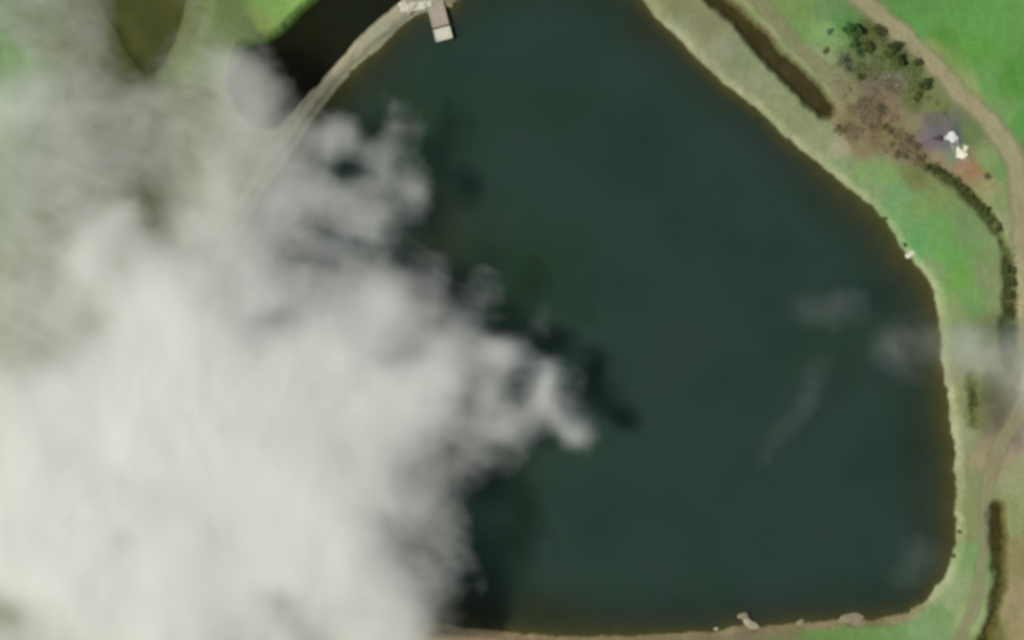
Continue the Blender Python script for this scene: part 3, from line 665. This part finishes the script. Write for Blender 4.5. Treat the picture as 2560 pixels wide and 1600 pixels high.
BLOBS = [(1110,655,50,32,.2,.18),(1228,668,34,12,.1,.22),(1300,760,50,14,-.8,.16),(1085,590,36,22,.4,-.25),(985,560,40,30,0,-.15),(1130,1230,30,46,0,-.2),(1090,1400,26,50,-.5,-.2),(1180,1180,40,30,0,.12),
    # photo px, py, radius x, radius y, angle, strength added to the root
    (1442,1087,55,38,.25,.85),(1390,1035,45,30,.8,.35),(1365,960,28,60,.3,.4),(1270,870,70,30,.1,.4),(1365,810,40,60,-.3,.22),
    (1205,1462,22,42,0,.4),(1190,690,85,55,.3,.22),(1055,475,38,60,.6,.3),(830,350,60,50,0,.2),(575,160,50,60,0,.15),
    (1182,978,30,48,.2,-.55),(1285,975,50,40,0,-.3),(930,318,34,42,0,-.65),(870,425,45,28,0,-.4),(1010,900,60,40,0,-.25),
    (385,495,55,45,0,-.25),(210,610,60,90,0,.15),(1150,690,30,60,.3,-.3),(1020,640,40,60,0,-.3),(1250,1120,70,30,0,-.35),(1000,1300,50,60,0,-.2)]
def main_t(x, y):
    px = x / MPP + 1280; py = 800 - y / MPP
    wx = 26 * fbm(px, py, 150, 4, 101); wy = 26 * fbm(px, py, 150, 4, 131)
    qx, qy = px + wx, py + wy
    q = cubic(QG, (qy - LY[0]) / 80.0, (qx - LX[0]) / 80.0)
    q = q * smooth(1600, 1500, px)
    for bx, by, rx, ry, an, k in BLOBS:
        dx, dy = px + .5 * wx - bx, py + .5 * wy - by; c, s = math.cos(an), math.sin(an)
        q = q + k * np.exp(-((dx * c + dy * s) / rx) ** 2 - ((-dx * s + dy * c) / ry) ** 2)
    det = 1 + .13 * fbm(px, py, 95, 3, 151) + .06 * fbm(px, py, 40, 2, 171)
    det = 1 + (det - 1) / (1 + .22 * np.maximum(q, 0) ** 2)
    rag = np.clip(q / .25, 0, 1) * np.exp(-(q / 1.15) ** 2)
    q = q + rag * (.34 * fbm(px + 1.5 * wx, py + 1.5 * wy, 80, 4, 211, .55) + .04 * fbm(px, py, 26, 2, 221))
    ua = (px * .93 + py * .37 + wx) / 3.2; ub = -px * .37 + py * .93 + wy
    q = q + rag * .15 * (.45 - 1.6 * np.abs(fbm(ua, ub, 52, 2, 231)))
    q = np.maximum(q * det - .10, 0)
    q = q * smooth(-158, -110, px) * smooth(-100, -60, py) * smooth(1700, 1660, py)
    return q * q * 1.0
cm = cloud_mat('cloud_droplets', 1.1)
ZC = 16.0
cloud('cloud', np.arange(-143, 40, .7), np.arange(-90.5, 88, .7), main_t, ZC, cm,
      'huge white cloud bank covering the left half, with ragged edges over the water',
      zfun=lambda x, y: 0.9 * fbm(x, y, 36, 2, 191) + 8 * smooth(-22, -58, y) * smooth(-75, -25, x))

def blob_t(spec, seed, thr=.02):
    def f(x, y):
        px = x / MPP + 1280; py = 800 - y / MPP
        wx = 22 * fbm(px, py, 90, 4, seed); wy = 22 * fbm(px, py, 90, 4, seed + 30); s = 0
        for bx, by, rx, ry, an, k in spec:
            dx, dy = px + wx - bx, py + wy - by; c, sn = math.cos(an), math.sin(an)
            s = s + k * np.exp(-((dx * c + dy * sn) / rx) ** 2 - ((-dx * sn + dy * c) / ry) ** 2)
        s = s * (1 + .5 * fbm(px, py, 60, 4, seed + 60))
        s = np.maximum(s - thr, 0); return s * s / (s + .05) * 1.25
    return f
def wisp(spec, label, seed, zc=14.0, pad=2.6):
    xs = [b[0] for b in spec]; ys = [b[1] for b in spec]; R = max(max(b[2], b[3]) for b in spec) * pad
    return cloud('cloud', np.arange(gx(min(xs) - R), gx(max(xs) + R), .6), np.arange(gy(max(ys) + R), gy(min(ys) - R), .6), blob_t(spec, seed), zc, cm, label)
wisp([(2065,780,85,55,0,.13),(2140,760,60,50,0,.07),(2000,760,50,40,0,.04)], 'faint oval wisp over the right part of the water', 201)
wisp([(2235,860,58,55,0,.20),(2310,840,70,80,0,.11),(2260,930,60,40,.5,.08)], 'small grey puff over the water just right of the oval wisp', 211)
wisp([(2045,900,55,60,.2,.07),(2012,990,36,65,.25,.09),(1955,1075,38,75,.7,.08),(1905,1150,36,50,.8,.07),(2130,1180,120,30,.1,.03)], 'thin diagonal streak of vapour below the oval wisp', 221)
wisp([(2300,1395,70,62,0,.12),(2250,1440,50,40,0,.07)], 'soft grey puff over the lower right corner of the reservoir', 231)
wisp([(2395,862,80,55,.2,.30),(2470,905,90,55,.3,.34),(2560,900,60,75,0,.5),(2620,980,50,120,0,.9),(2585,1080,34,60,0,.45)],
     'white cloud coming in over the right edge, above the track', 241, 15.0)
